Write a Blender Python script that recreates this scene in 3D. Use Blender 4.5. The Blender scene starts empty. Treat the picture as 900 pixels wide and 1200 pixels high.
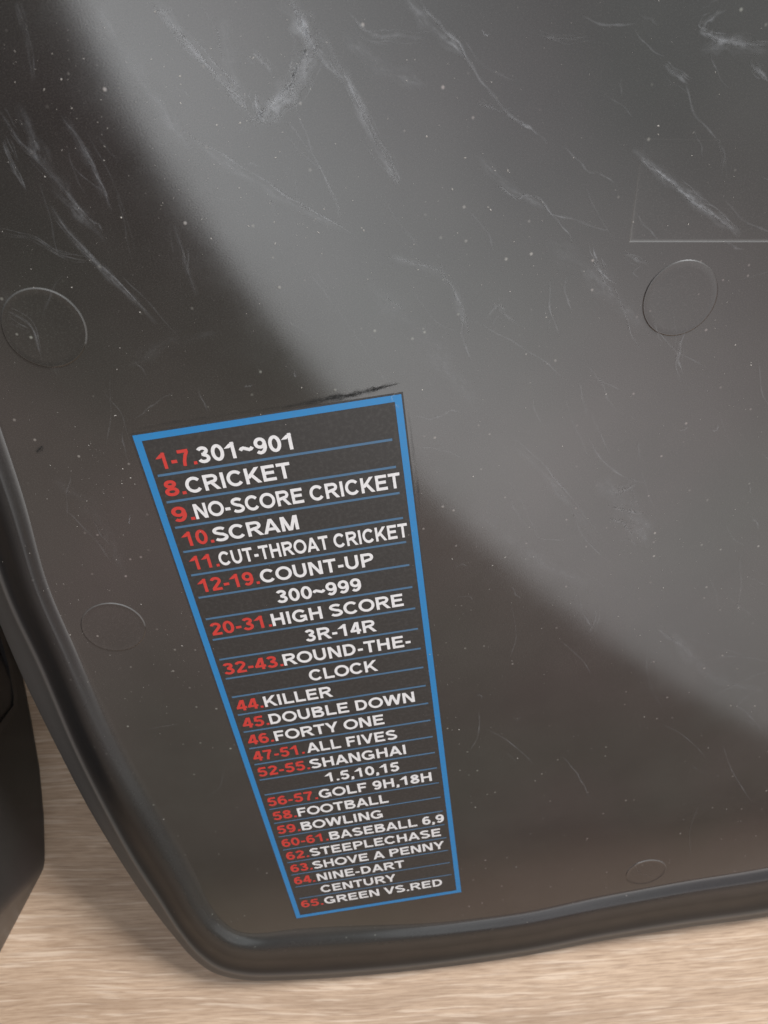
import bpy, bmesh, math, random
import numpy as np
from mathutils import Matrix, Vector
from mathutils.geometry import delaunay_2d_cdt
random.seed(7)
rng = np.random.default_rng(7)
scn = bpy.context.scene
col = scn.collection

# ---------------------------------------------------------------- measured geometry
# The printed list is a rectangle with evenly spaced lines; its homography gives the
# pose of the plastic panel relative to the camera (plane axes r1 right, r2 down, nrm out).
F, CX, CY = 880.0, 450.0, 600.0
Hm = np.array([[0.203856784, 0.083171033, -0.200116535], [-0.031797797, 0.595578125, -0.054332933], [0.001373478, 0.381607766, 0.638103063]])
UN = 0.064                                   # metres per label unit
s_ = np.linalg.norm(Hm[:, 0]); r1 = Hm[:, 0] / s_
r2 = Hm[:, 1] - r1 * (r1 @ Hm[:, 1]); ASP = np.linalg.norm(Hm[:, 1]) / s_; r2 /= np.linalg.norm(r2)
nrm = -np.cross(r1, r2)
t0 = Hm[:, 2] / s_ * UN
def ray(x, y): return np.array([(x - CX) / F, (y - CY) / F, 1.0])
def onplane(x, y, h=0.0):
    """photo measurement -> metric coordinates (a right, b up) on the panel's plane at height h"""
    d = ray(x, y); k = (t0 @ nrm + h) / (d @ nrm); q = d * k - t0
    return np.array([q @ r1, -(q @ r2)])
def hitc(x, y):
    d = ray(x, y); return d * ((t0 @ nrm) / (d @ nrm))
e_ = hitc(900, 1072) - hitc(300, 1146); e_ /= np.linalg.norm(e_)
up_ = np.cross(e_, nrm); up_ = -up_ if up_ @ r2 > 0 else up_
LEAN = math.radians(90 - 55)                 # the panel leans far back, 35 degrees off the floor
Nf = math.cos(LEAN) * nrm + math.sin(LEAN) * up_
RW = np.array([e_, np.cross(Nf, e_), Nf])    # camera frame (x right, y down, z forward) -> world
def rotw(v): return RW @ v
def local_to_cam(a, b, h): return t0 + a * r1 - b * r2 + h * nrm

# silhouette of the outer strip / lip / ridge / inner crease, station by station
ST = [((-64,538),(-44,531),(-8,520),(12,513)), ((-44,610),(-25,603),(10,592),(30,585)),
 ((-10,707),(8,700),(40,688),(57,681)), ((25,791),(47,783),(73,768),(88,760)),
 ((71,885),(85.6,874),(111,860),(135,850)), ((104,948),(117,938),(143,922),(163,910)),
 ((145,1016),(156,1009),(186,991),(206,978)), ((176,1062),(186,1055),(213,1040),(230,1028)),
 ((203,1097),(210,1092),(232,1075),(247,1062)), ((228,1125),(233,1119),(250,1094),(262,1080)),
 ((254,1142),(258,1136),(273,1108),(281,1092)), ((288,1149),(290,1143),(300,1113),(305,1094)),
 ((340,1149),(340,1143),(345,1110),(346,1088)), ((420,1144),(420,1138.5),(422,1106),(423,1084)),
 ((500,1136),(500,1131),(500,1098.5),(500,1083)), ((557,1129),(556,1123.5),(556,1092),(555,1077)),
 ((620,1119.5),(620,1114),(618,1083),(617,1069)), ((700,1104),(700,1098.5),(697,1067.5),(696,1052)),
 ((800,1088),(800,1082.5),(797,1048),(796,1034)), ((900,1074.5),(900,1068.5),(897,1032),(896,1017))]
HS = (-0.0062, -0.0022, 0.0026, 0.0)
half = [[onplane(*p, h) for p, h in zip(s, HS)] for s in ST]
d_ = np.mean([half[1][q] - half[3][q] for q in range(4)], 0) * .45       # the edge runs on smoothly above the frame
half[0] = [p + d_ for p in half[1]]
half.insert(0, [p + d_*1.6 for p in half[0]])
AXU, AXV = 2.30 * UN, 1.0 * UN               # mirror axes of the moulding (vertical, horizontal)
def mir(p, mx, my):
    a, b = p
    if mx: a = 2 * AXU - a
    if my: b = 2 * AXV - b
    return np.array([a, b])
left = half[:-3]                             # stations left of the axis
seq = [list(s) for s in half]                # A .. R (left edge down, then bottom to the right)
seq += [[mir(p, 1, 0) for p in s] for s in reversed(half[:15])]
seq += [[mir(p, 1, 1) for p in s] for s in half[:18]]
seq += [[mir(p, 0, 1) for p in s] for s in reversed(half[:18])]
seq = np.array(seq)                          # n,4,2
def spline_closed(P, sub):
    n = len(P); out = []
    for i in range(n):
        p0, p1, p2, p3 = P[i - 1], P[i], P[(i + 1) % n], P[(i + 2) % n]
        d1 = max(np.linalg.norm(p1[1] - p0[1]), 1e-6) ** .5; d2 = max(np.linalg.norm(p2[1] - p1[1]), 1e-6) ** .5
        d3 = max(np.linalg.norm(p3[1] - p2[1]), 1e-6) ** .5
        m1 = (p2 - p1) / d2 - (p2 - p0) / (d1 + d2) + (p1 - p0) / d1
        m2 = (p3 - p2) / d3 - (p3 - p1) / (d2 + d3) + (p2 - p1) / d2
        m1 *= d2; m2 *= d2
        k = sub if d2 ** 2 < .05 else sub * 3
        for j in range(k):
            t = j / k
            out.append((2*t**3-3*t**2+1)*p1 + (t**3-2*t**2+t)*m1 + (-2*t**3+3*t**2)*p2 + (t**3-t**2)*m2)
    return np.array(out)
# smooth hand measurement noise a little before splining
RING = spline_closed(seq, 10)                # m,4,2

ker = np.exp(-np.linspace(-2.2, 2.2, 31)**2); ker /= ker.sum()
for kk in (2, 3):                            # even out the width of the bead
    off_ = RING[:, kk] - RING[:, 1]
    ext = np.concatenate([off_[-15:], off_, off_[:15]])
    RING[:, kk] = RING[:, 1] + np.stack([np.convolve(ext[:, c_], ker, 'valid') for c_ in (0, 1)], 1)

# ---------------------------------------------------------------- camera, world, lamps
# floor height: lowest vertex of the outer strip
allw = [rotw(local_to_cam(p[0][0], p[0][1], -0.0075)) for p in RING]
zmin = min(w[2] for w in allw)
xm = np.mean([w[0] for w in allw]); ym = np.mean([w[1] for w in allw])
CAMW = np.array([-xm, -ym, -zmin])           # camera position in world (world origin under the panel)
def world(c): return Vector(rotw(c) + CAMW)
cam = bpy.data.cameras.new('camera'); cam_o = bpy.data.objects.new('camera', cam); col.objects.link(cam_o)
Rb = RW @ np.diag([1, -1, -1])
M = Matrix([[*Rb[i], CAMW[i]] for i in range(3)] + [[0, 0, 0, 1]])
cam_o.matrix_world = M
cam.sensor_fit = 'VERTICAL'; cam.sensor_height = 36; cam.sensor_width = 27
cam.lens = F / 1200 * 36; cam.clip_start = 0.01; cam.clip_end = 50
cam.dof.use_dof = True; cam.dof.focus_distance = 0.218; cam.dof.aperture_fstop = 24.0
scn.camera = cam_o
scn.render.resolution_x, scn.render.resolution_y = 768, 1024

w = bpy.data.worlds.new('World'); scn.world = w; w.use_nodes = True
bg = w.node_tree.nodes['Background']; bg.inputs[1].default_value = 0.48
# an ordinary room: warm lit walls low down, a dim ceiling above
tc = w.node_tree.nodes.new('ShaderNodeTexCoord'); sx = w.node_tree.nodes.new('ShaderNodeSeparateXYZ'); wr = w.node_tree.nodes.new('ShaderNodeValToRGB')
w.node_tree.links.new(tc.outputs['Generated'], sx.inputs[0]); w.node_tree.links.new(sx.outputs[2], wr.inputs[0]); w.node_tree.links.new(wr.outputs[0], bg.inputs[0])
wn_ = w.node_tree.nodes; wl = w.node_tree.links
mr = wn_.new('ShaderNodeMapRange'); mr.interpolation_type = 'SMOOTHSTEP'; mr.inputs[1].default_value = -.75; mr.inputs[2].default_value = .15; mr.inputs[3].default_value = 0; mr.inputs[4].default_value = 1
wl.new(sx.outputs[1], mr.inputs[0]); mw = wn_.new('ShaderNodeMix'); mw.data_type = 'RGBA'; wl.new(mr.outputs[0], mw.inputs[0]); wl.new(wr.outputs[0], mw.inputs[6])
mw.inputs[7].default_value = (.30, .335, .37, 1); wl.new(mw.outputs[2], bg.inputs[0])
cr = wr.color_ramp; cr.interpolation = 'EASE'
cr.elements[0].position = 0.0; cr.elements[0].color = (.72, .58, .49, 1); e0 = cr.elements.new(.17); e0.color = (1.34, 1.08, .91, 1)
cr.elements[1].position = 0.80; cr.elements[1].color = (.05, .055, .07, 1)
e1 = cr.elements.new(.36); e1.color = (1.24, 1.04, .92, 1)

vs = scn.view_settings
vs.view_transform = 'Standard'; vs.look = 'None'; vs.exposure = 0.0; vs.gamma = 1.0; vs.use_curve_mapping = False

# window daylight: one tall slanting oval of sky light behind and to the right of the photographer
az, el, D = math.radians(20), math.radians(40), 1.3
cdir = np.array([math.sin(az)*math.cos(el), -math.cos(az)*math.cos(el), math.sin(el)])
rt = np.cross([0, 0, 1], cdir); rt /= np.linalg.norm(rt); rt = rt if rt[0] > 0 else -rt
u2 = np.cross(rt, cdir); u2 = u2 if u2[2] > 0 else -u2
o0 = rotw(hitc(450, 600)) + CAMW
LC = (0.235, 0.075)                            # centre on the lamp plane
SEMI = (1.50, 0.66); LROT = math.radians(117)
lp = o0 + cdir * D + rt * LC[0] + u2 * LC[1]
ld = bpy.data.lights.new('window_light', 'AREA'); ld.shape = 'ELLIPSE'; ld.size = 2*SEMI[0]; ld.size_y = 2*SEMI[1]
ld.energy = 19; ld.color = (0.95, 0.98, 1.0)
ld.use_nodes = True; lt = ld.node_tree; em = lt.nodes['Emission']      # sky seen through the window: dimmer low down and to the far side
ge = lt.nodes.new('ShaderNodeNewGeometry')
ax = rt * math.cos(LROT) + u2 * math.sin(LROT); ay = np.cross(cdir, ax)
if ay @ rt < 0: ay = -ay                                               # points away from the sharp edge
def along(vec, lo_v, hi_v, a, b):
    sb = lt.nodes.new('ShaderNodeVectorMath'); sb.operation = 'SUBTRACT'; lt.links.new(ge.outputs['Position'], sb.inputs[0]); sb.inputs[1].default_value = tuple(map(float, lp))
    dt = lt.nodes.new('ShaderNodeVectorMath'); dt.operation = 'DOT_PRODUCT'; lt.links.new(sb.outputs[0], dt.inputs[0]); dt.inputs[1].default_value = tuple(map(float, vec))
    mr_ = lt.nodes.new('ShaderNodeMapRange'); lt.links.new(dt.outputs['Value'], mr_.inputs[0])
    for q_, v_ in zip((1, 2, 3, 4), (lo_v, hi_v, a, b)): mr_.inputs[q_].default_value = v_
    return mr_.outputs[0]
mm = lt.nodes.new('ShaderNodeMath'); mm.operation = 'MULTIPLY'
lt.links.new(along(u2, -1.05, .5, .27, 1.15), mm.inputs[0]); lt.links.new(along(ay, -.50, .12, 1.30, .36), mm.inputs[1]); lt.links.new(mm.outputs[0], em.inputs['Strength'])
lo = bpy.data.objects.new('window_light', ld); col.objects.link(lo)
ax = rt * math.cos(LROT) + u2 * math.sin(LROT)        # long axis
zz = cdir                                             # lamp shines along local -Z
ay = np.cross(zz, ax)
lo.matrix_world = Matrix([[ax[i], ay[i], zz[i], lp[i]] for i in range(3)] + [[0, 0, 0, 1]])

l2 = np.array([.62, .75, 1.0]); lp2 = o0 + l2/np.linalg.norm(l2)*2.0
ld2 = bpy.data.lights.new('far_window_light', 'AREA'); ld2.shape = 'RECTANGLE'; ld2.size = .50; ld2.size_y = .40
ld2.energy = 88.0; ld2.color = (0.95, 0.98, 1.0)
lo2 = bpy.data.objects.new('far_window_light', ld2); col.objects.link(lo2)
lo2.location = lp2; lo2.rotation_euler = Vector(lp2 - o0).to_track_quat('Z', 'Y').to_euler()

# ---------------------------------------------------------------- helpers
def link(o, parent=None):
    col.objects.link(o)
    if parent is not None: o.parent = parent
    return o
def mesh_obj(name, verts, faces, mat, parent=None, smooth=False):
    me = bpy.data.meshes.new(name); me.from_pydata([tuple(map(float, v)) for v in verts], [], faces)
    me.validate(); me.update()
    if mat: me.materials.append(mat)
    if smooth:
        me.polygons.foreach_set('use_smooth', [True] * len(me.polygons))
    return link(bpy.data.objects.new(name, me), parent)
class NT:
    def __init__(s, name):
        s.m = bpy.data.materials.new(name); s.m.use_nodes = True; s.t = s.m.node_tree
        s.t.nodes.clear(); s.out = s.t.nodes.new('ShaderNodeOutputMaterial')
    def n(s, ty, **kw):
        nd = s.t.nodes.new(ty)
        for k, v in kw.items():
            if k.startswith('i_'):
                key = k[2:]; key = int(key) if key.isdigit() else key.replace('_', ' ')
                if isinstance(v, bpy.types.NodeSocket): s.t.links.new(v, nd.inputs[key])
                else: nd.inputs[key].default_value = v
            else: setattr(nd, k, v)
        return nd
    def link(s, a, b): s.t.links.new(a, b)
    def ramp(s, fac, stops):
        r = s.n('ShaderNodeValToRGB', i_0=fac); cr = r.color_ramp
        while len(cr.elements) < len(stops): cr.elements.new(0.5)
        for el_, (p, c) in zip(cr.elements, stops):
            el_.position = p; el_.color = c if len(c) == 4 else (*c, 1)
        return r.outputs[0]
    def noise(s, vec, scale, detail=4, rough=.55, dist=0.0):
        return s.n('ShaderNodeTexNoise', i_Vector=vec, i_Scale=scale, i_Detail=detail, i_Roughness=rough, i_Distortion=dist).outputs[0]
    def map(s, vec, scale=(1, 1, 1), rot=(0, 0, 0), loc=(0, 0, 0)):
        return s.n('ShaderNodeMapping', i_Vector=vec, i_Scale=scale, i_Rotation=rot, i_Location=loc).outputs[0]
    def math(s, op, a, b=0.0, clamp=False):
        return s.n('ShaderNodeMath', operation=op, use_clamp=clamp, i_0=a, i_1=b).outputs[0]
    def mix(s, fac, a, b, blend='MIX'):
        nd = s.n('ShaderNodeMix', data_type='RGBA', blend_type=blend)
        for key, v in ((0, fac), (6, a), (7, b)):
            if isinstance(v, bpy.types.NodeSocket): s.link(v, nd.inputs[key])
            else: nd.inputs[key].default_value = v if key == 0 else ((*v, 1) if len(v) == 3 else v)
        return nd.outputs[2]

def inside(p, poly):
    c_ = False; n_ = len(poly); j = n_-1
    for i in range(n_):
        if (poly[i][1] > p[1]) != (poly[j][1] > p[1]) and p[0] < (poly[j][0]-poly[i][0])*(p[1]-poly[i][1])/(poly[j][1]-poly[i][1])+poly[i][0]: c_ = not c_
        j = i
    return c_
# ---------------------------------------------------------------- materials
def plastic(name, base, rough, dust=0.5, grain=1.0, ior=1.5):
    k = NT(name); co = k.n('ShaderNodeTexCoord').outputs['Object']
    big = k.noise(co, 14, 5, .6); mid = k.noise(co, 70, 4, .6)
    fine = k.noise(k.map(co, (2600, 4200, 2600)), 1, 2, .6)
    vor = k.n('ShaderNodeTexVoronoi', i_Vector=co, i_Scale=330.0, i_Randomness=1.0)
    speck = k.ramp(vor.outputs['Distance'], [(0.0, (1, 1, 1)), (0.07, (.8, .8, .8)), (0.16, (0, 0, 0))])
    gate = k.ramp(k.n('ShaderNodeSeparateColor', i_0=vor.outputs['Color']).outputs[0], [(0.80, (0, 0, 0)), (0.9, (1, 1, 1))])
    sp = k.math('MULTIPLY', speck, gate)
    sp = k.math('MULTIPLY', sp, k.ramp(mid, [(0.35, (.15,)*3), (0.65, (1,)*3)]))
    sp = k.math('MULTIPLY', sp, dust)
    haze = k.math('MULTIPLY', k.ramp(big, [(0.3, (0, 0, 0)), (0.75, (1, 1, 1))]), 0.10 * dust)
    c = k.mix(haze, base, (0.30, 0.27, 0.25))
    c = k.mix(k.math('MULTIPLY', k.math('SUBTRACT', fine, .5), .25), c, (0.35, 0.33, 0.31))
    c = k.mix(sp, c, (0.42, 0.39, 0.36))
    rg = k.math('ADD', k.math('MULTIPLY', k.math('SUBTRACT', mid, .5), 0.10), rough)
    rg = k.math('ADD', rg, k.math('MULTIPLY', sp, .3))
    h = k.math('ADD', k.math('MULTIPLY', fine, 1.0), k.math('MULTIPLY', sp, 3.0))
    bump = k.n('ShaderNodeBump', i_Strength=0.22 * grain, i_Distance=0.00004, i_Height=h).outputs[0]
    big2 = k.noise(co, 9, 2, .5)
    bump = k.n('ShaderNodeBump', i_Strength=0.25, i_Distance=0.0003, i_Height=big2, i_Normal=bump).outputs[0]
    tint = k.ramp(k.noise(co, 11, 2, .4), [(.35, (.92, 1.02, .94)), (.62, (1.08, .96, .98))])
    c = k.mix(1.0, c, tint, 'MULTIPLY')
    mt = k.n('ShaderNodeAttribute', attribute_name='matte').outputs['Fac']       # the bead's outer wall is moulded with a dull grain
    c = k.mix(k.math('MULTIPLY', mt, .8), c, (.0105, .011, .0125))
    rg = k.math('ADD', rg, k.math('MULTIPLY', mt, .30))
    wo = k.n('ShaderNodeAttribute', attribute_name='worn_glint').outputs['Fac']        # rubbed, dusty rim edge; on marks and plate a painted highlight
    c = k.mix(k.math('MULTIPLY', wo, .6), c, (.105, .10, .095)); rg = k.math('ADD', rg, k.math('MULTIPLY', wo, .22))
    io = k.math('SUBTRACT', ior, k.math('MULTIPLY', mt, ior - 1.20))
    b = k.n('ShaderNodeBsdfPrincipled', i_Base_Color=c, i_Roughness=rg, i_Normal=bump, i_IOR=io)
    k.link(b.outputs[0], k.out.inputs[0]); return k.m
M_panel = plastic('black_moulded_plastic', (0.0185, 0.0158, 0.0145), 0.095, 0.6, 0.5, 1.75)
M_rim = plastic('black_rim_plastic', (0.013, 0.013, 0.0135), 0.33, 0.35, 1.0, 1.38)
M_box = plastic('black_box_plastic', (0.018, 0.017, 0.0165), 0.36, 0.15, 1.0, 1.4)

def ink(name, c, rough=.38, wear=.10):
    k = NT(name); co = k.n('ShaderNodeTexCoord').outputs['Object']
    a = k.noise(co, 900, 3, .7); b2 = k.noise(co, 180, 3, .6)
    f = k.math('MULTIPLY', k.ramp(a, [(.45, (0,)*3), (.8, (1,)*3)]), wear * 2.5)
    cc = k.mix(f, c, (.10, .09, .085))
    cc = k.mix(k.math('MULTIPLY', b2, wear), cc, (.06, .055, .05))
    bs = k.n('ShaderNodeBsdfPrincipled', i_Base_Color=cc, i_Roughness=rough)
    k.link(bs.outputs[0], k.out.inputs[0]); return k.m
M_back = ink('dark_label_print', (.021, .018, .0165), .40, .12)
M_blue = ink('blue_ink', (.012, .175, .41), .35, .06)
M_line = ink('steel_blue_ink', (.05, .13, .23), .4, .15)
M_red = ink('red_ink', (.53, .030, .022), .35, .10)
M_white = ink('white_ink', (.68, .65, .645), .35, .05)
M_smear = ink('black_ink_smear', (.008, .008, .008), .5, .1)

k = NT('pale_oak_laminate'); co = k.n('ShaderNodeTexCoord').outputs['Object']
warp = k.n('ShaderNodeTexNoise', i_Vector=k.map(co, (3, 6, 1)), i_Scale=1.6, i_Detail=2.0)
wv = k.n('ShaderNodeVectorMath', operation='MULTIPLY_ADD')
k.link(warp.outputs['Color'], wv.inputs[0]); wv.inputs[1].default_value = (.02, .022, 0); k.link(co, wv.inputs[2]); wv = wv.outputs[0]
wv = k.map(wv, rot=(0, 0, math.radians(GR := 4)))
tone = k.noise(k.map(wv, (7, 45, 1)), 1, 5, .6)
fine = k.noise(k.map(wv, (70, 1100, 1)), 1, 4, .65, .3)
dash = k.noise(k.map(wv, (24, 560, 1), loc=(3, 7, 0)), 1, 3.5, .6, .25)
pore = k.noise(k.map(wv, (34, 1000, 1), loc=(13, 2, 0)), 1, 3, .6)
c = k.ramp(tone, [(.30, (.285, .192, .128)), (.5, (.395, .275, .188)), (.70, (.475, .338, .236))])
c = k.mix(k.ramp(fine, [(.36, (.62,)*3), (.58, (0,)*3)]), c, (.22, .135, .08))
c = k.mix(k.math('MULTIPLY', k.ramp(dash, [(.53, (0,)*3), (.63, (1,)*3)]), .42), c, (.61, .48, .375))
c = k.mix(k.math('MULTIPLY', k.ramp(pore, [(.56, (0,)*3), (.70, (1,)*3)]), .5), c, (.17, .105, .065))
hh = k.math('ADD', dash, k.math('MULTIPLY', fine, .5))
bump = k.n('ShaderNodeBump', i_Strength=.35, i_Distance=.0003, i_Height=hh).outputs[0]
b = k.n('ShaderNodeBsdfPrincipled', i_Base_Color=c, i_Roughness=.45, i_Normal=bump)
k.link(b.outputs[0], k.out.inputs[0]); M_wood = k.m

def mark_mat(name, colr, rough=.5):
    k = NT(name); co = k.n('ShaderNodeTexCoord').outputs['Object']
    at = k.n('ShaderNodeAttribute', attribute_name='strength').outputs['Fac']
    ac = k.n('ShaderNodeAttribute', attribute_name='across').outputs['Fac']
    edge = k.math('SUBTRACT', 1.0, k.math('ABSOLUTE', ac), True)
    edge = k.math('POWER', edge, 1.3)
    al = k.n('ShaderNodeAttribute', attribute_name='along').outputs['Fac']
    av = k.n('ShaderNodeCombineXYZ', i_X=k.math('MULTIPLY', al, 260.0), i_Y=k.math('MULTIPLY', ac, 2.6), i_Z=k.math('MULTIPLY', al, 7.0)).outputs[0]
    nz = k.ramp(k.math('ADD', k.math('MULTIPLY', k.noise(av, 1.0, 4, .65), .7), k.math('MULTIPLY', k.noise(co, 900, 3, .7), .3)), [(.40, (.06,)*3), (.60, (1,)*3)])
    nz2 = k.ramp(k.noise(co, 130, 2, .6), [(.3, (.35,)*3), (.65, (1,)*3)])
    a = k.math('MULTIPLY', k.math('MULTIPLY', k.math('MULTIPLY', at, 1.0), edge), k.math('MULTIPLY', nz, nz2), True)
    d = k.n('ShaderNodeBsdfPrincipled', i_Base_Color=(*colr, 1), i_Roughness=rough)
    tr = k.n('ShaderNodeBsdfTransparent')
    mx = k.n('ShaderNodeMixShader'); k.link(a, mx.inputs[0]); k.link(tr.outputs[0], mx.inputs[1]); k.link(d.outputs[0], mx.inputs[2])
    k.link(mx.outputs[0], k.out.inputs[0]); return k.m
M_scratch = mark_mat('pale_scuff', (.66, .67, .70), .32)
M_smudge = mark_mat('black_smear', (.004, .004, .004), .7)
k = NT('dust'); b = k.n('ShaderNodeBsdfPrincipled', i_Base_Color=(.36, .33, .30, 1), i_Roughness=.9)
k.link(b.outputs[0], k.out.inputs[0]); M_dust = k.m

# ---------------------------------------------------------------- floor
def tag(o, label, cat, **kw):
    o['label'] = label; o['category'] = cat
    for a, v in kw.items(): o[a] = v
S = 6.0
fl = mesh_obj('floor', [(-S, -S, 0), (S, -S, 0), (S, S, 0), (-S, S, 0)], [(0, 1, 2, 3)], M_wood)
fl['kind'] = 'structure'; fl['label'] = 'pale oak laminate floor with fine wood grain under the black panel'

# ---------------------------------------------------------------- plastic panel
panel = bpy.data.objects.new('plastic_casing', None); panel.empty_display_size = .05; col.objects.link(panel)
o_c = local_to_cam(0, 0, 0); ow = rotw(o_c) + CAMW
ax1, ax2, ax3 = rotw(r1), rotw(-r2), rotw(nrm)
panel.matrix_world = Matrix([[ax1[i], ax2[i], ax3[i], ow[i]] for i in range(3)] + [[0, 0, 0, 1]])
tag(panel, 'large black moulded plastic casing, scratched and dusty, with a blue-framed printed list of dart games', 'casing')

m = len(RING)
# cross-section: (position between silhouette 0, lip 1, ridge 2, crease 3 ; height)
def lerp(p, s):
    i = min(int(s), 2); f_ = s - i; return p[i] * (1 - f_) + p[i + 1] * f_
prof = [(0.0, -.0078), (0.0, -.0064), (.06, -.0060), (.5, -.0044), (.88, -.0027), (.95, -.00228), (1.0, -.0021), (1.05, -.00215), (1.10, -.0023),
        (1.18, -.0021), (1.3, -.0014), (1.42, -.0005), (1.55, .0006), (1.67, .0015), (1.78, .0021), (1.89, .00245), (2.0, .0026), (2.12, .0025), (2.28, .0021),
        (2.45, .00135), (2.65, .0006), (2.85, .00013), (3.0, 0.0)]
V = []
for sp_, h in prof:
    for p in RING:
        q = lerp(p, sp_); V.append((q[0], q[1], h))
cen = np.array([AXU, AXV])
inner = []
for p in RING:                               # one last flat ring so that the face meets the rim without a seam
    d = cen - p[3]; q = p[3] + d / np.linalg.norm(d) * .0006; inner.append(q); V.append((q[0], q[1], 0))
R_ = len(prof) + 1
Fc = [(r*m + j, r*m + (j+1) % m, (r+1)*m + (j+1) % m, (r+1)*m + j) for r in range(R_-1) for j in range(m)]
rim = mesh_obj('rim', V, Fc, M_panel, panel, True)
mt_ = np.interp([p_[0] for p_ in prof] + [3.1], [0, .9, 1.02, 1.12, 1.70, 1.95, 2.6, 2.95], [.8, .8, .2, 1, 1, .6, .55, 0]).repeat(m)
rim.data.attributes.new('matte', 'FLOAT', 'POINT').data.foreach_set('value', mt_.astype(np.float32))
wo_ = np.interp([p_[0] for p_ in prof] + [3.1], [0, .9, 1.0, 1.1], [.75, .75, .8, 0]).repeat(m)
rim.data.attributes.new('worn_glint', 'FLOAT', 'POINT').data.foreach_set('value', wo_.astype(np.float32))
# orient outward
bm = bmesh.new(); bm.from_mesh(rim.data); bmesh.ops.recalc_face_normals(bm, faces=bm.faces)
top = max(bm.faces, key=lambda f: f.calc_center_median().z)
if top.normal.z < 0: bmesh.ops.reverse_faces(bm, faces=bm.faces)
bm.to_mesh(rim.data); bm.free()
rim['label'] = 'rounded raised bead with a thin outer lip running round the panel'

# face with shallow moulding marks (round mould marks raised, one rectangular plate sunk)
def circle(c, r, n=64, ph=0): return [np.array([c[0] + r*math.cos(2*math.pi*i/n + ph), c[1] + r*math.sin(2*math.pi*i/n + ph)]) for i in range(n)]
marks = []
for (x, y), (x2, y2) in [((52, 385), (102, 387)), ((797, 350), (840, 350)), ((133, 735), (171, 737)), ((757, 1022), (780, 1021))]:
    c0 = onplane(x, y); rr = np.linalg.norm(onplane(x2, y2) - c0); marks.append((c0, rr))
rmean = np.mean([r_ for _, r_ in marks[:3]]); print('mark radii', [round(float(r_), 5) for _, r_ in marks])
p0 = onplane(737, 284); pt = onplane(752, 170); pr = onplane(900, 284)
dx = (pr - p0) / np.linalg.norm(pr - p0); dy = (pt - p0) / np.linalg.norm(pt - p0)
sq = [p0, p0 + dx*.085, p0 + dx*.085 + dy*.0225, p0 + dy*.0225]
print('square side', np.linalg.norm(pt - p0), 'inset rim gap', np.linalg.norm(half[5][1]-half[5][2]))
loops = [(circle(c0, r_), 1) for c0, r_ in marks] + [(sq, 0)]
vin = [Vector(map(float, q)) for q in inner]; edges = [(i, (i+1) % m) for i in range(m)]
for lp_, _ in loops:
    b0 = len(vin); n_ = len(lp_); vin += [Vector(map(float, q)) for q in lp_]
    edges += [(b0+i, b0+(i+1) % n_) for i in range(n_)]
vo, eo, fo, *_ = delaunay_2d_cdt(vin, edges, [], 1, 1e-7)
keep = []
for f_ in fo:
    cx_ = sum(vo[i][0] for i in f_)/len(f_); cy_ = sum(vo[i][1] for i in f_)/len(f_)
    if not inside((cx_, cy_), inner): continue
    if any(inside((cx_, cy_), lp_) for lp_, _ in loops): continue
    a_ = Vector(vo[f_[1]]) - Vector(vo[f_[0]]); b_ = Vector(vo[f_[2]]) - Vector(vo[f_[0]])
    keep.append(tuple(f_) if a_.x*b_.y - a_.y*b_.x > 0 else tuple(reversed(f_)))
face = mesh_obj('panel_face', [(v[0], v[1], 0) for v in vo], keep, M_panel, panel)
backc = [(p[0][0], p[0][1], -.0078) for p in RING]
mesh_obj('back_sheet', backc, [tuple(reversed(range(m)))], M_rim, panel)
for c0, r_ in marks:                         # shallow raised discs with a rounded wall
    rr = [(1.0, 0), (.993, .00003), (.975, .00019), (.967, .00022), (.95, .0002), (.8, .0002), (.4, .0002)]
    vv = []; n_ = 64
    for f_, h in rr: vv += [(q[0], q[1], h) for q in circle(c0, r_*f_)]
    ff = [(a*n_+i, a*n_+(i+1) % n_, (a+1)*n_+(i+1) % n_, (a+1)*n_+i) for a in range(len(rr)-1) for i in range(n_)]
    vv.append((c0[0], c0[1], .0002)); ff += [((len(rr)-1)*n_+i, (len(rr)-1)*n_+(i+1) % n_, len(vv)-1) for i in range(n_)]
    mk = mesh_obj('mould_mark', vv, ff, M_panel, panel, True)
    ma = np.zeros(len(vv), np.float32)
    for a_ in range(1, 4): ma[n_*a_:n_*a_+n_] = [max(0, math.sin(2*math.pi*(i_/n_) + .2))**1.5 for i_ in range(n_)]  # highlight painted as paler colour on the upper arc of the disc wall
    mk.data.attributes.new('worn_glint', 'FLOAT', 'POINT').data.foreach_set('value', ma)
def inset_poly(poly, d):
    c_ = sum(poly)/len(poly); out = []
    n_ = len(poly)
    for i in range(n_):
        a_, b_, c2 = poly[i-1], poly[i], poly[(i+1) % n_]
        e1 = (b_-a_)/np.linalg.norm(b_-a_); e2 = (c2-b_)/np.linalg.norm(c2-b_)
        n1 = np.array([-e1[1], e1[0]]); n2 = np.array([-e2[1], e2[0]])
        out.append(b_ + (n1+n2)/(1+n1@n2)*d)
    return out
rows = [(0, 0), (.00010, -.00004), (.00013, -.000050), (.00030, -.00014), (.0009, -.00015)]; vv = []
for d_, h in rows: vv += [(*q, h if i < 2 else h*.05) for i, q in enumerate(inset_poly(sq, d_) if d_ else sq)]
ff = [(4*a+i, 4*a+(i+1) % 4, 4*a+4+(i+1) % 4, 4*a+4+i) for a in range(4) for i in range(4)] + [(16, 17, 18, 19)]
pl_ = mesh_obj('sunken_plate', vv, ff, M_panel, panel)
ma = np.zeros(len(vv), np.float32); ma[[0, 1, 4, 5, 8, 9, 12, 13]] = 1; pl_.data.attributes.new('worn_glint', 'FLOAT', 'POINT').data.foreach_set('value', ma)  # bright line of the lower wall, put into its colour

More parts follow.
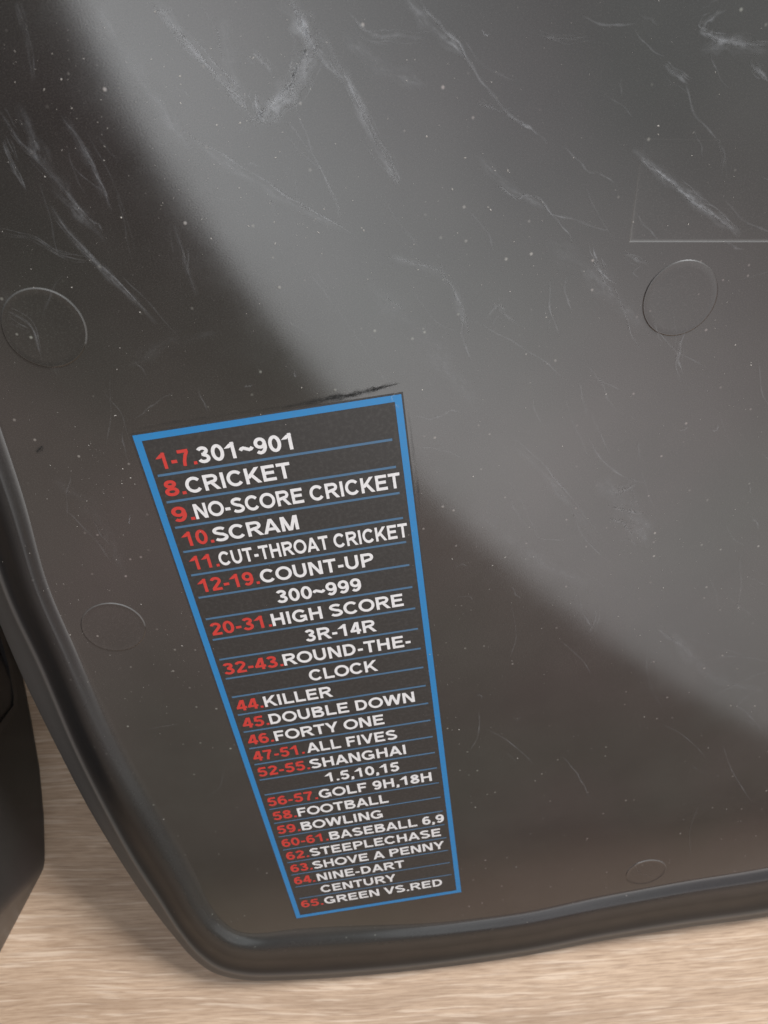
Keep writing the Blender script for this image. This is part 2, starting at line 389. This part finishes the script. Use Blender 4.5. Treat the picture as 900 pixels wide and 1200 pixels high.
# ---------------------------------------------------------------- printed list
lab = mesh_obj('printed_list', [], [], None, panel) if False else None
VS = ASP * UN                                # metres per label height unit
def LP(u, v, h): return (u * UN, -v * UN, h)   # u, v both in label-width units
PITCH = ASP / 26
U0, U1, V0, V1 = -.047, 1.061, -.066, 3.536
ins = .0
lab = mesh_obj('printed_list', [LP(U0-.018, V1+.006, .00004), LP(U1-.008, V1+.006, .00004), LP(U1+.008, V0-.008, .00004), LP(U0-.008, V0-.008, .00004)], [(0, 1, 2, 3)], M_back, panel)
lab['label'] = 'dark printed list of dart games in a blue frame, red numbers and white names'
T = .030
o = [(U0, V0), (U1, V0), (U1-.012, V1), (U0-.012, V1)]; i_ = [(U0+T, V0+T), (U1-T, V0+T), (U1-.012-T, V1-T), (U0-.012+T, V1-T)]
mesh_obj('blue_frame', [LP(*p, .00008) for p in o + i_], [(q, 4+q, 4+(q+1) % 4, (q+1) % 4) for q in range(4)], M_blue, lab)
for k_ in range(1, 26):
    v = k_ * PITCH; t_ = .0058 * (1 if k_ < 18 else .8)
    mesh_obj('divider_line', [LP(.0, v+t_, .00008), LP(1.0, v+t_, .00008), LP(1.0, v-t_, .00008), LP(.0, v-t_, .00008)], [(0, 1, 2, 3)], M_line, lab)

# plain bold sans lettering built from strokes: (kind, data); cap height 1, stroke weight SW
SW = .195
def _arc(cx_, cy_, rx, ry, a0, a1, n_=14): return [(cx_ + rx*math.cos(math.radians(a0+(a1-a0)*i/n_)), cy_ + ry*math.sin(math.radians(a0+(a1-a0)*i/n_))) for i in range(n_+1)]
h_ = SW/2
def glyph(ch):
    """advance, list of centre lines, list of (xb, xt, y0, y1) slanted bars with level ends"""
    if ch == 'A': return .98, [[(.26, .30), (.72, .30)]], [(.11, .49, 0, 1), (.87, .49, 0, 1)]
    if ch == 'B':
        return .98, [[(.19, 0), (.19, 1)], [(.19, 1-h_), (.55, 1-h_)] + _arc(.56, .755, .20, .245-h_, 90, -90, 10) + [(.19, .51)], [(.19, .51), (.60, .51)] + _arc(.60, .27+h_/2-.045, .22, .27-h_/2-.015, 90, -90, 10) + [(.19, h_)]], []
    if ch == 'C': return 1.0, [_arc(.52, .5, .39, .5-h_+.01, 38, 322, 26)], []
    if ch == 'D': return 1.0, [[(.19, 0), (.19, 1)], [(.19, 1-h_), (.42, 1-h_)] + _arc(.46, .5, .36, .5-h_, 90, -90, 18) + [(.19, h_)]], []
    if ch == 'E': return .92, [[(.19, 0), (.19, 1)], [(.19, 1-h_), (.84, 1-h_)], [(.19, .52), (.78, .52)], [(.19, h_), (.86, h_)]], []
    if ch == 'F': return .84, [[(.19, 0), (.19, 1)], [(.19, 1-h_), (.78, 1-h_)], [(.19, .50), (.70, .50)]], []
    if ch == 'G': return 1.07, [_arc(.54, .5, .40, .5-h_+.01, 40, 318, 26) + [(.875, .20), (.875, .47)], [(.56, .44), (.965, .44)]], []
    if ch == 'H': return 1.0, [[(.19, 0), (.19, 1)], [(.81, 0), (.81, 1)], [(.19, .52), (.81, .52)]], []
    if ch == 'I': return .39, [[(.195, 0), (.195, 1)]], []
    if ch == 'K': return 1.0, [[(.19, 0), (.19, 1)]], [(.24, .84, .34, 1), (.88, .42, 0, .62)]
    if ch == 'L': return .84, [[(.19, 0), (.19, 1)], [(.19, h_), (.80, h_)]], []
    if ch == 'M': return 1.16, [[(.18, 0), (.18, 1)], [(.98, 0), (.98, 1)]], [(.56, .22, 0, 1), (.60, .94, 0, 1)]
    if ch == 'N': return 1.0, [[(.18, 0), (.18, 1)], [(.82, 0), (.82, 1)]], [(.80, .20, 0, 1)]
    if ch == 'O': return 1.07, [_arc(.535, .5, .42, .5-h_+.01, 0, 360, 34)], []
    if ch == 'P': return .92, [[(.19, 0), (.19, 1)], [(.19, 1-h_), (.54, 1-h_)] + _arc(.56, .70, .23, .30-h_, 90, -90, 10) + [(.19, .40)]], []
    if ch == 'R': return 1.0, [[(.19, 0), (.19, 1)], [(.19, 1-h_), (.58, 1-h_)] + _arc(.60, .715, .22, .285-h_, 90, -90, 10) + [(.19, .43)]], [(.88, .56, 0, .43)]
    if ch == 'S': return .93, [_arc(.46, .735, .30, .265-h_+.01, 25, 235, 14)[:-1] + [(.46, .51), (.62, .47)] + _arc(.47, .275, .32, .275-h_+.01, 50, -155, 14)], []
    if ch == 'T': return .86, [[(.43, 0), (.43, 1)], [(.04, 1-h_), (.82, 1-h_)]], []
    if ch == 'U': return 1.0, [[(.18, 1), (.18, .42)] + _arc(.5, .42, .32, .42-h_+.01, 180, 360, 16) + [(.82, 1)]], []
    if ch == 'V': return .93, [], [(.465, .11, 0, 1), (.465, .82, 0, 1)]
    if ch == 'W': return 1.32, [], [(.36, .12, 0, 1), (.36, .66, 0, 1), (.96, .66, 0, 1), (.96, 1.20, 0, 1)]
    if ch == 'Y': return .93, [[(.465, 0), (.465, .45)]], [(.465, .12, .38, 1), (.465, .81, .38, 1)]
    if ch == '0': return .78, [_arc(.39, .5, .25, .5-h_+.01, 0, 360, 28)], []
    if ch == '1': return .78, [[(.47, 0), (.47, 1)]], [(.14, .46, .66, .92)]
    if ch == '2': return .78, [_arc(.385, .71, .24, .29-h_+.01, 165, -35, 14) + [(.16, .14)], [(.08, h_), (.70, h_)]], []
    if ch == '3': return .78, [_arc(.37, .745, .22, .255-h_+.01, 160, -78, 12) , _arc(.37, .285, .25, .285-h_+.01, 88, -165, 14), [(.29, .53), (.44, .53)]], []
    if ch == '4': return .78, [[(.55, 0), (.55, 1)], [(.05, .29), (.75, .29)]], [(.13, .50, .27, 1)]
    if ch == '5': return .78, [[(.21, 1-h_), (.70, 1-h_)], [(.22, 1-h_), (.18, .50)], _arc(.38, .33, .25, .33-h_+.01, 130, -160, 16)], []
    if ch == '6': return .78, [_arc(.40, .33, .24, .33-h_+.01, 0, 360, 24), _arc(.43, .5, .28, .5-h_+.01, 50, 200, 14)], []
    if ch == '7': return .78, [[(.07, 1-h_), (.70, 1-h_)], [(.64, .88), (.47, .60), (.36, .30), (.32, 0)]], []
    if ch == '8': return .78, [_arc(.39, .755, .20, .245-h_+.01, 0, 360, 22), _arc(.39, .275, .25, .275-h_+.01, 0, 360, 22)], []
    if ch == '9': return .78, [_arc(.38, .67, .24, .33-h_+.01, 0, 360, 24), _arc(.35, .5, .28, .5-h_+.01, -130, 20, 14)], []
    if ch == '.': return .36, [[(.18, 0), (.18, .19)]], []
    if ch == ',': return .36, [[(.18, .02), (.18, .19)]], [(.13, .20, -.14, .03)]
    if ch == '-': return .46, [[(.06, .36), (.40, .36)]], []
    if ch == '~': return .82, [[(.07, .40), (.14, .50), (.25, .53), (.41, .46), (.56, .39), (.67, .42), (.75, .52)]], []
    return .36, [], []
def text_mesh(s, off=0):
    P, Fq = [], []; x = 0.0; sw = SW
    for ch in s:
        adv, lines, bars = glyph(ch)
        for ln in lines:
            ln = [np.array(p) for p in ln]; ln = [ln[0]] + [b_ for a_, b_ in zip(ln, ln[1:]) if np.linalg.norm(b_-a_) > 1e-4]; n_ = len(ln); closed = np.linalg.norm(ln[0]-ln[-1]) < 1e-6
            offs = []
            for i in range(n_):
                pa = ln[i-1] if i else (ln[-2] if closed else None); pb = ln[i+1] if i < n_-1 else (ln[1] if closed else None)
                d1 = (ln[i]-pa)/np.linalg.norm(ln[i]-pa) if pa is not None else None
                d2 = (pb-ln[i])/np.linalg.norm(pb-ln[i]) if pb is not None else None
                if d1 is None: d1 = d2
                if d2 is None: d2 = d1
                n1 = np.array([-d1[1], d1[0]]); n2 = np.array([-d2[1], d2[0]]); offs.append((n1+n2)/max(1+n1@n2, .35)*sw/2)
            b0 = len(P)
            for p, o_ in zip(ln, offs): P += [(x+p[0]+o_[0], p[1]+o_[1]), (x+p[0]-o_[0], p[1]-o_[1])]
            Fq += [(b0+2*i, b0+2*i+1, b0+2*i+3, b0+2*i+2) for i in range(n_-1)]
        for xb, xt, y0, y1 in bars:
            hw = sw/2*math.hypot(1, (xt-xb)/(y1-y0)); b0 = len(P)
            P += [(x+xb-hw, y0), (x+xb+hw, y0), (x+xt+hw, y1), (x+xt-hw, y1)]; Fq.append((b0, b0+1, b0+2, b0+3))
        x += adv
    P = [Vector((a+random.uniform(-1, 1)*2e-4, b_+random.uniform(-1, 1)*2e-4)) for a, b_ in P]
    vo, eo, fo, *_ = delaunay_2d_cdt(P, [], Fq, 0, 1e-5)
    fs = []
    qs = [[P[i] for i in q] for q in Fq]
    for f_ in fo:
        c_ = ((vo[f_[0]]+vo[f_[1]]+vo[f_[2]])/3)
        if not any(inside(c_, q) for q in qs if min(a.x for a in q) <= c_.x <= max(a.x for a in q)): continue
        a_ = vo[f_[1]]-vo[f_[0]]; b_ = vo[f_[2]]-vo[f_[0]]
        fs.append(tuple(f_) if a_.x*b_.y-a_.y*b_.x > 0 else tuple(reversed(f_)))
    me = bpy.data.meshes.new('t'); me.from_pydata([(v.x, v.y, 0) for v in vo], [], fs); return me
CAP = 1.0
def u_at(x, v):
    """label u of the photo column x on the row centred at v"""
    lo_, hi_ = -1.0, 2.0
    for _ in range(40):
        mid_ = (lo_+hi_)/2; q = Hm @ [mid_, v/ASP, 1]; 
        if q[0]/q[2]*F + CX < x: lo_ = mid_
        else: hi_ = mid_
    return lo_
ROWS = [('1-7.', 183, 229, '301~901', 231, 343), ('8.', 192, 216, 'CRICKET', 217, 340), ('9.', 201, 226, 'NO-SCORE CRICKET', 227, 468),
 ('10.', 212, 248, 'SCRAM', 249, 348), ('11.', 221, 254, 'CUT-THROAT CRICKET', 255, 476), ('12-19.', 230, 301, 'COUNT-UP', 303, 436),
 (None, 0, 0, '300~999', 322, 421), ('20-31.', 245, 315, 'HIGH SCORE', 316, 470), (None, 0, 0, '3R-14R', 355, 438),
 ('32-43.', 259, 328, 'ROUND-THE-', 329, 478), (None, 0, 0, 'CLOCK', 359, 439), ('44.', 273, 304, 'KILLER', 306, 386),
 ('45.', 280, 311, 'DOUBLE DOWN', 312, 482), ('46.', 286, 316, 'FORTY ONE', 318, 446), ('47-51.', 292, 352, 'ALL FIVES', 355, 461),
 ('52-55.', 298, 358, 'SHANGHAI', 359, 471), (None, 0, 0, '1.5,10,15', 376, 463), ('56-57.', 309, 367, 'GOLF 9H,18H', 369, 501),
 ('58.', 315, 342, 'FOOTBALL', 344, 450), ('59.', 320, 346, 'BOWLING', 348, 443), ('60-61.', 325, 379, 'BASEBALL 6,9', 381, 515),
 ('62.', 330, 356, 'STEEPLECHASE', 358, 511), ('63.', 335, 360, 'SHOVE A PENNY', 361, 515), ('64.', 339, 363, 'NINE-DART', 366, 468),
 (None, 0, 0, 'CENTURY', 370, 458), ('65.', 347, 372, 'GREEN VS.RED', 374, 512)]
def put_text(s, xa, xb, row, mat, name):
    me = text_mesh(s); vc = (row + .52) * PITCH
    ua, ub = u_at(xa, vc), u_at(xb, vc)
    x0 = min(v.co.x for v in me.vertices); x1 = max(v.co.x for v in me.vertices)
    capu = .58 * PITCH; base = (row + 1) * PITCH - .20 * PITCH
    for v in me.vertices:
        u = ua + (v.co.x - x0) / (x1 - x0) * (ub - ua); vv_ = base - v.co.y / CAP * capu
        v.co = LP(u, vv_, .00009)
    me.materials.clear(); me.materials.append(mat); me.name = name
    link(bpy.data.objects.new(name, me), lab)
for r_, (num, a1, a2, nm, b1, b2) in enumerate(ROWS):
    if num: put_text(num, a1, a2, r_, M_red, 'list_number')
    put_text(nm, b1, b2, r_, M_white, 'game_name')

# ---------------------------------------------------------------- scuffs, smears and dust
def catmull(P, sub=8):
    P = [np.array(p, float) for p in P]; Q = [2*P[0]-P[1]] + P + [2*P[-1]-P[-2]]; out = []
    for i in range(1, len(Q)-2):
        for j in range(sub):
            t = j/sub; p0_, p1_, p2_, p3_ = Q[i-1:i+3]
            out.append(.5*((2*p1_)+(-p0_+p2_)*t+(2*p0_-5*p1_+4*p2_-p3_)*t*t+(-p0_+3*p1_-3*p2_+p3_)*t**3))
    out.append(P[-1]); return out
def ribbon(strokes, name, mat, h0, wob=.6):
    V, Fs, SA, SC, SL = [], [], [], [], []; run = 0.0
    for pts_, wpx, st in strokes:
        C = catmull(pts_, 10); C = [onplane(*c_) for c_ in C]; n_ = len(C)
        ph = random.random()*9
        for i, c_ in enumerate(C):
            t = (C[min(i+1, n_-1)] - C[max(i-1, 0)]); t /= max(np.linalg.norm(t), 1e-9); nn_ = np.array([-t[1], t[0]])
            s = i/(n_-1); wd = wpx * .00025 * .5 * (.35 + .65*math.sin(math.pi*min(1, s*1.0+.02))**.6) * (1 + .3*math.sin(i*.9+ph))
            c2 = c_ + nn_ * .00022 * wob * math.sin(i*.55 + ph)
            env = st * min(1, 6*s+.1, 6*(1-s)+.1) * (.75+.25*math.sin(i*.4+ph*2))
            run += float(np.linalg.norm(c_ - C[i-1])) if i else .37
            b0 = len(V)
            for q_, ac_ in ((-1, -1), (0, 0), (1, 1)):
                p_ = c2 + nn_*wd*q_; V.append((p_[0], p_[1], h0)); SA.append(env); SC.append(ac_); SL.append(run)
            if i: Fs += [(b0-3, b0, b0+1, b0-2), (b0-2, b0+1, b0+2, b0-1)]
        h0 += 1.2e-6
    o_ = mesh_obj(name, V, Fs, mat, panel)
    for nm_, ar in (('strength', SA), ('across', SC), ('along', SL)):
        a_ = o_.data.attributes.new(nm_, 'FLOAT', 'POINT'); a_.data.foreach_set('value', ar)
    o_['kind'] = 'stuff'; return o_
SCR = [
 ([(0,128),(18,158),(45,187),(75,222),(120,272)],6,.26), ([(4,165),(16,195),(30,222)],7,.3), ([(60,243),(90,282),(130,322),(176,368)],4,.42),
 ([(75,140),(95,165),(110,195),(122,222),(132,250)],4,.34), ([(0,272),(40,280),(75,300),(105,305)],4,.2), ([(205,262),(215,300),(230,347)],4,.22),
 ([(175,4),(200,30),(225,57),(252,88),(282,118)],6,.5), ([(300,142),(318,128),(345,105),(360,70),(362,45),(348,10)],20,.34), ([(300,112),(302,128),(308,143)],10,.5),
 ([(295,63),(308,73),(320,86)],7,.4), ([(338,-5),(352,20),(368,55),(385,78),(402,98)],6,.6), ([(383,45),(402,85),(425,130),(445,165),(462,192)],4,.5),
 ([(345,122),(358,155),(370,187),(388,222),(401,252)],3,.45), ([(213,153),(255,178),(300,205),(340,232),(380,254),(420,279)],2.6,.65), ([(358,312),(375,335),(395,362),(440,427)],3,.28),
 ([(486,-8),(500,12),(520,34),(540,54),(555,82),(572,105),(600,137),(615,146),(628,155),(642,168)],4.5,.55), ([(660,172),(675,185),(690,201),(705,204),(722,217)],3,.4),
 ([(580,217),(594,224),(605,233),(616,229),(632,233),(650,255),(663,270),(673,286)],3,.5), ([(905,52),(865,49),(838,44),(824,37),(827,27),(838,18),(850,11)],9,.42),
 ([(777,77),(790,87),(807,98)],6,.42), ([(878,73),(890,85),(903,97)],7,.4), ([(750,187),(765,198),(785,211),(797,222),(815,238),(830,246),(862,271)],6,.6),
 ([(745,250),(757,266),(772,281)],3,.35), ([(730,297),(745,304),(760,310)],5,.35), ([(751,312),(742,318),(748,326)],2.5,.4),
 ([(450,299),(476,306),(500,312),(515,318),(527,332),(538,352),(546,372),(550,402)],3,.42), ([(545,372),(575,386),(607,404),(640,425),(665,447)],3,.32),
 ([(695,288),(699,306),(706,321),(722,333)],4,.48), ([(719,336),(730,360),(740,392),(751,412)],2.2,.4), ([(570,375),(582,358),(592,368),(608,382)],7,.22),
 ([(802,388),(797,405),(795,422),(800,440)],6,.3), ([(484,485),(500,490),(515,488),(528,481),(542,483)],3.2,.42), ([(490,523),(508,525),(525,529),(545,537)],2.2,.3),
 ([(598,512),(625,532),(650,560),(680,597),(706,631)],2.4,.45), ([(627,628),(642,632),(666,632)],3,.4), ([(720,577),(735,573),(746,566)],6,.3), ([(718,595),(735,599),(752,603)],4,.3),
 ([(713,608),(728,612),(740,624)],4,.28), ([(737,560),(745,563),(756,566)],3,.28), ([(725,635),(735,632),(747,640)],3,.24), ([(770,736),(784,748),(802,758)],5,.32),
 ([(825,775),(850,769),(875,770),(905,776)],2.4,.4), ([(828,816),(855,806),(880,793),(903,785)],2.4,.4), ([(690,742),(696,730),(699,715)],4,.32), ([(535,665),(540,661),(550,663)],3,.3),
 ([(658,885),(668,896),(678,909),(685,922),(692,936)],3.4,.38), ([(160,855),(185,852),(217,846)],1.8,.3), ([(263,900),(257,922),(240,935)],2.5,.26), ([(175,950),(200,945),(235,944)],1.6,.2),
 ([(158,491),(172,480),(185,470),(203,459)],3,.28), ([(143,505),(146,525),(152,542)],3,.25), ([(128,438),(130,480),(124,530)],2.4,.16), ([(110,610),(118,625),(130,640)],2.4,.22),
 ([(232,455),(238,470),(246,485)],3,.25), ([(380,205),(392,235),(402,262)],3,.2), ([(20,0),(32,45),(38,95)],5,.18), ([(560,120),(580,128),(600,127)],4,.22),
 ([(630,40),(660,46),(690,42)],4,.16), ([(840,165),(848,180),(846,205)],5,.16), ([(10,365),(35,380),(50,420)],5,.32), ([(45,205),(60,260),(68,300)],3,.2),
 ([(415,20),(435,40),(470,42),(500,45)],6,.3), ([(455,180),(466,205),(468,215)],4,.3), ([(600,840),(606,843),(612,838)],2.4,.4), ([(742,1010),(750,1022),(762,1026),(775,1022)],2,.2),
 ([(860,830),(880,812),(899,808)],3,.3), ([(535,700),(548,698),(556,704)],2.2,.3), ([(100,150),(140,230),(160,300)],2.5,.2), ([(140,320),(170,350),(215,400)],2.5,.22),
]
SOFT = [([(330,-10),(352,25),(368,62)],22,.5), ([(300,150),(325,120),(352,90),(366,60)],26,.35), ([(180,0),(235,65),(290,128)],14,.35), ([(110,0),(170,100),(230,185)],16,.25),
 ([(370,30),(410,100),(440,170),(466,215)],12,.3), ([(20,120),(50,185),(85,240),(125,285)],18,.2), ([(55,238),(100,295),(150,345),(185,380)],10,.2), ([(70,130),(100,180),(128,245)],12,.13),
 ([(470,-5),(505,30),(545,65)],14,.35), ([(740,175),(790,215),(840,255),(868,275)],14,.3), ([(820,60),(850,50),(900,62)],18,.28), ([(560,180),(590,215),(640,245)],12,.2),
 ([(220,160),(300,215),(400,270)],12,.22), ([(455,300),(520,325),(550,390)],14,.18), ([(700,560),(740,600),(760,640)],40,.16), ([(600,520),(650,570),(700,635)],12,.16),
 ([(400,40),(450,80),(500,100)],20,.2), ([(260,20),(270,80),(290,140)],18,.2), ([(150,430),(200,400),(260,390)],22,.05), ([(780,730),(830,790),(895,810)],26,.14), ([(0,340),(40,390),(70,440)],22,.10),
 ([(430,330),(500,400),(560,480)],34,.10), ([(640,280),(700,330),(760,390)],30,.12), ([(560,600),(620,650),(700,690)],30,.10), ([(60,560),(110,600),(150,680)],26,.04)]
HAIR = []
for p_, w_, st_ in SCR:                      # each scuff is a bundle of near-parallel hairlines
    if w_ < 3.4: continue
    for _ in range(int(w_ * .75) + 1):
        d_ = rng.normal(0, w_ * .75, 2); n_ = len(p_); a_ = random.randint(0, max(0, n_-3)); b_ = random.randint(a_+2, n_) if n_ > a_+2 else n_
        HAIR.append(([(x_ + d_[0] + rng.normal(0, .6), y_ + d_[1] + rng.normal(0, .6)) for x_, y_ in p_[a_:b_]], rng.uniform(.7, 1.5), st_ * rng.uniform(.35, .9)))
HAIR = [h for h in HAIR if len(h[0]) > 1]
SCR = [(p_, w_*1.0, st_ * .62) for p_, w_, st_ in SOFT] + [(p_, w_*.72, st_ * .56) for p_, w_, st_ in SCR] + [(p_, w_, st_ * .75) for p_, w_, st_ in HAIR]
for _ in range(150):                          # faint hairline scuffs of everyday handling
    x, y = rng.uniform(0, 900), rng.uniform(0, 950); a = rng.normal(math.radians(55), .45); L_ = rng.uniform(14, 85)
    if 150 < x < 540 and y > 440: continue
    if x < 0.5*(y-560): continue
    b_ = rng.uniform(-.12, .12)*L_
    SCR.append(([(x, y), (x+.5*L_*math.cos(a)-b_*math.sin(a), y+.5*L_*math.sin(a)+b_*math.cos(a)), (x+L_*math.cos(a), y+L_*math.sin(a))], rng.uniform(1.0, 3.4), rng.uniform(.06, .24)))
for _ in range(16):                          # stray lint fibres
    x, y = rng.uniform(20, 880), rng.uniform(20, 1000); a = rng.uniform(0, 6.3); c2 = rng.uniform(-2.2, 2.2); L_ = rng.uniform(6, 16)
    if x < .5*(y-560) + 30: continue
    SCR.append(([(x + L_*t_*math.cos(a + c2*t_), y + L_*t_*math.sin(a + c2*t_)) for t_ in (0, .25, .5, .75, 1)], .9, .8))
ribbon(SCR, 'scratch_marks', M_scratch, .00013)
ribbon([([(150,505),(180,499),(230,491),(300,481),(345,475)],5,.45), ([(330,478),(380,468),(414,462),(440,456),(469,449)],9,1.8), ([(400,466),(430,458),(468,449)],5,1.5),
        ([(43,531),(47,526),(51,523)],7,1.6), ([(478,480),(486,540),(493,600)],4,.5)], 'ink_smears', M_smudge, .00012, .3)

V, Fs = [], []
def fleck(p, r, z=0.0):
    a0 = random.random()*6.28; st = random.uniform(1, 2.6 if random.random() < .3 else 1.5); b0 = len(V); an = random.random()*3.14
    for i in range(5):
        a = a0 + i*1.2566; x_, y_ = r*st*math.cos(a), r/st**.3*math.sin(a)*random.uniform(.7, 1.1)
        V.append((p[0]+x_*math.cos(an)-y_*math.sin(an), p[1]+x_*math.sin(an)+y_*math.cos(an), z+.00003))
    V.append((p[0], p[1], z+.00003+r*.5)); Fs.extend([(b0+i, b0+(i+1) % 5, b0+5) for i in range(5)])
clus = [(rng.uniform(0, 900), rng.uniform(0, 1050), rng.uniform(20, 90)) for _ in range(26)]
for _ in range(1700):
    x, y = rng.uniform(0, 900), rng.uniform(0, 1060)
    if random.random() < .55: c3 = random.choice(clus); x, y = rng.normal(c3[0], c3[2]), rng.normal(c3[1], c3[2])
    q = onplane(x, y)
    if not inside(q, inner): continue
    inlab = U0*UN < q[0] < U1*UN and -V1*UN < q[1] < -V0*UN
    if inlab and random.random() < .6: continue
    r = min(.0002, .00003 + rng.exponential(.000028))
    fleck(q, r, .0001 if inlab else 0)
for x, y in [(72,93),(104,522),(640,372),(530,222),(580,200),(545,185),(500,160),(710,462),(572,243),(880,428),(575,246),(616,478),(135,487),(88,500),(137,433),(153,560),(592,653),(616,655),(845,690),(530,655),(755,840),(538,855),(627,915),(557,946),(622,977),(605,1016),(868,962),(164,366),(122,188),(97,742),(82,744),(92,703),(495,457),(494,578),(250,760),(142,255),(595,200),(880,425),(672,185)]:
    fleck(onplane(x, y), random.uniform(.00010, .00024))
for _ in range(260):                         # dust that gathers along the bead
    j = random.randrange(m); s = rng.uniform(1.2, 3.0); q = lerp(RING[j], s)
    z = np.interp(s, [p_[0] for p_ in prof], [p_[1] for p_ in prof]); fleck(q, min(.00022, .00004+rng.exponential(.00004)), z)
du = mesh_obj('dust_specks', V, Fs, M_dust, panel); du['kind'] = 'stuff'

# ---------------------------------------------------------------- black box standing left of the panel
def onfloor(x, y, z=0.0):
    d = rotw(ray(x, y)); k_ = (z - CAMW[2]) / d[2]; return (CAMW + d*k_)[:2]
base_px = [(-40, 640), (-10, 700), (8, 745), (27, 793), (37, 845), (46.5, 901), (51.5, 957), (52.5, 1000)]
front_px = [(48, 1024), (0, 1116), (-40, 1192)]
base = [onfloor(*p) for p in base_px] 
corner0 = base[-1]; f0 = onfloor(*front_px[0])
bz = [corner0 + (onfloor(52, 1014) - corner0)*t + 0*(t) for t in (.5, 1.)]
base += [onfloor(52.3, 1009), onfloor(50.8, 1018)] + [onfloor(*p) for p in front_px]
fdir = base[-1] - base[-3]; fdir /= np.linalg.norm(fdir)
base[-1] = base[-3] + fdir*.09
wdir = np.array([-1.0, .25]); wdir /= np.linalg.norm(wdir)
foot = [np.array(b_) for b_ in base] + [base[-1] + wdir*.06, base[0] + wdir*.10]
HB = .07
n_ = len(foot); cb = sum(foot)/n_
levels = [(0, 1.0), (.0012, 1.004), (HB-.004, 1.0), (HB-.0015, .99), (HB, .965)]
V = []
for z, s in levels:
    for p in foot: q = cb + (p-cb)*s if z > .01 else cb + (p-cb)*1.0; V.append((q[0], q[1], z))
Fs = [(a*n_+i, a*n_+(i+1) % n_, (a+1)*n_+(i+1) % n_, (a+1)*n_+i) for a in range(len(levels)-1) for i in range(n_)]
Fs += [tuple(range((len(levels)-1)*n_, len(levels)*n_)), tuple(reversed(range(n_)))]
org = np.array([cb[0], cb[1], 0])
box = bpy.data.objects.new('plastic_box', None); box.empty_display_size = .03; box.location = org; col.objects.link(box)
tag(box, 'dark plastic box with a glossy black inset standing beside the panel', 'box')
body = mesh_obj('body', [tuple(np.array(v)-org) for v in V], Fs, M_box, box, True)
bm = bmesh.new(); bm.from_mesh(body.data); bmesh.ops.recalc_face_normals(bm, faces=bm.faces); bm.to_mesh(body.data); bm.free()
# inset on the wall facing the panel
A2, B2 = np.array([*onfloor(8, 745), 0]), np.array([*onfloor(44, 885), 0])
ed = (B2-A2)/np.linalg.norm(B2-A2); wn = np.array([ed[1], -ed[0], 0]); 
if wn @ (np.array([*corner0, 0]) - np.array([cb[0], cb[1], 0])) < 0 and wn[0] < 0: wn = -wn
if wn[0] < 0: wn = -wn
Ao = A2 + wn*.0016
def onwall(x, y, off=0):
    d = rotw(ray(x, y)); k_ = ((Ao + wn*off - CAMW) @ wn)/(d @ wn); return CAMW + d*k_
def wallpoly(px): 
    return [onwall(*p) for p in px]
out_px = [(-30, 700), (2, 742), (11, 777), (18, 815), (18, 830), (0, 858), (-30, 900)]
outp = wallpoly(out_px); inn = wallpoly([(-30, 712), (-2, 748), (7, 780), (13, 815), (13, 827), (-4, 850), (-30, 888)])

def loc(p): return tuple(np.array(p) - org)
def off(P, d): return [p + wn*d for p in P]
n7 = len(outp); o1 = off(outp, -.004); o2 = off(outp, .0010); o3 = off(inn, .0012); o4 = off(inn, -.0006)
V = [loc(p) for p in o1 + o2 + o3 + o4]
Fs = [(a*n7+i, a*n7+(i+1) % n7, (a+1)*n7+(i+1) % n7, (a+1)*n7+i) for a in range(3) for i in range(n7)]
fr = mesh_obj('inset_frame', V, Fs, M_box, box)
M_gloss = plastic('glossy_black_plastic', (0.012, 0.011, 0.010), 0.12, 0.1)
mesh_obj('inset_panel', [loc(p) for p in o4], [tuple(range(n7))], M_gloss, box)
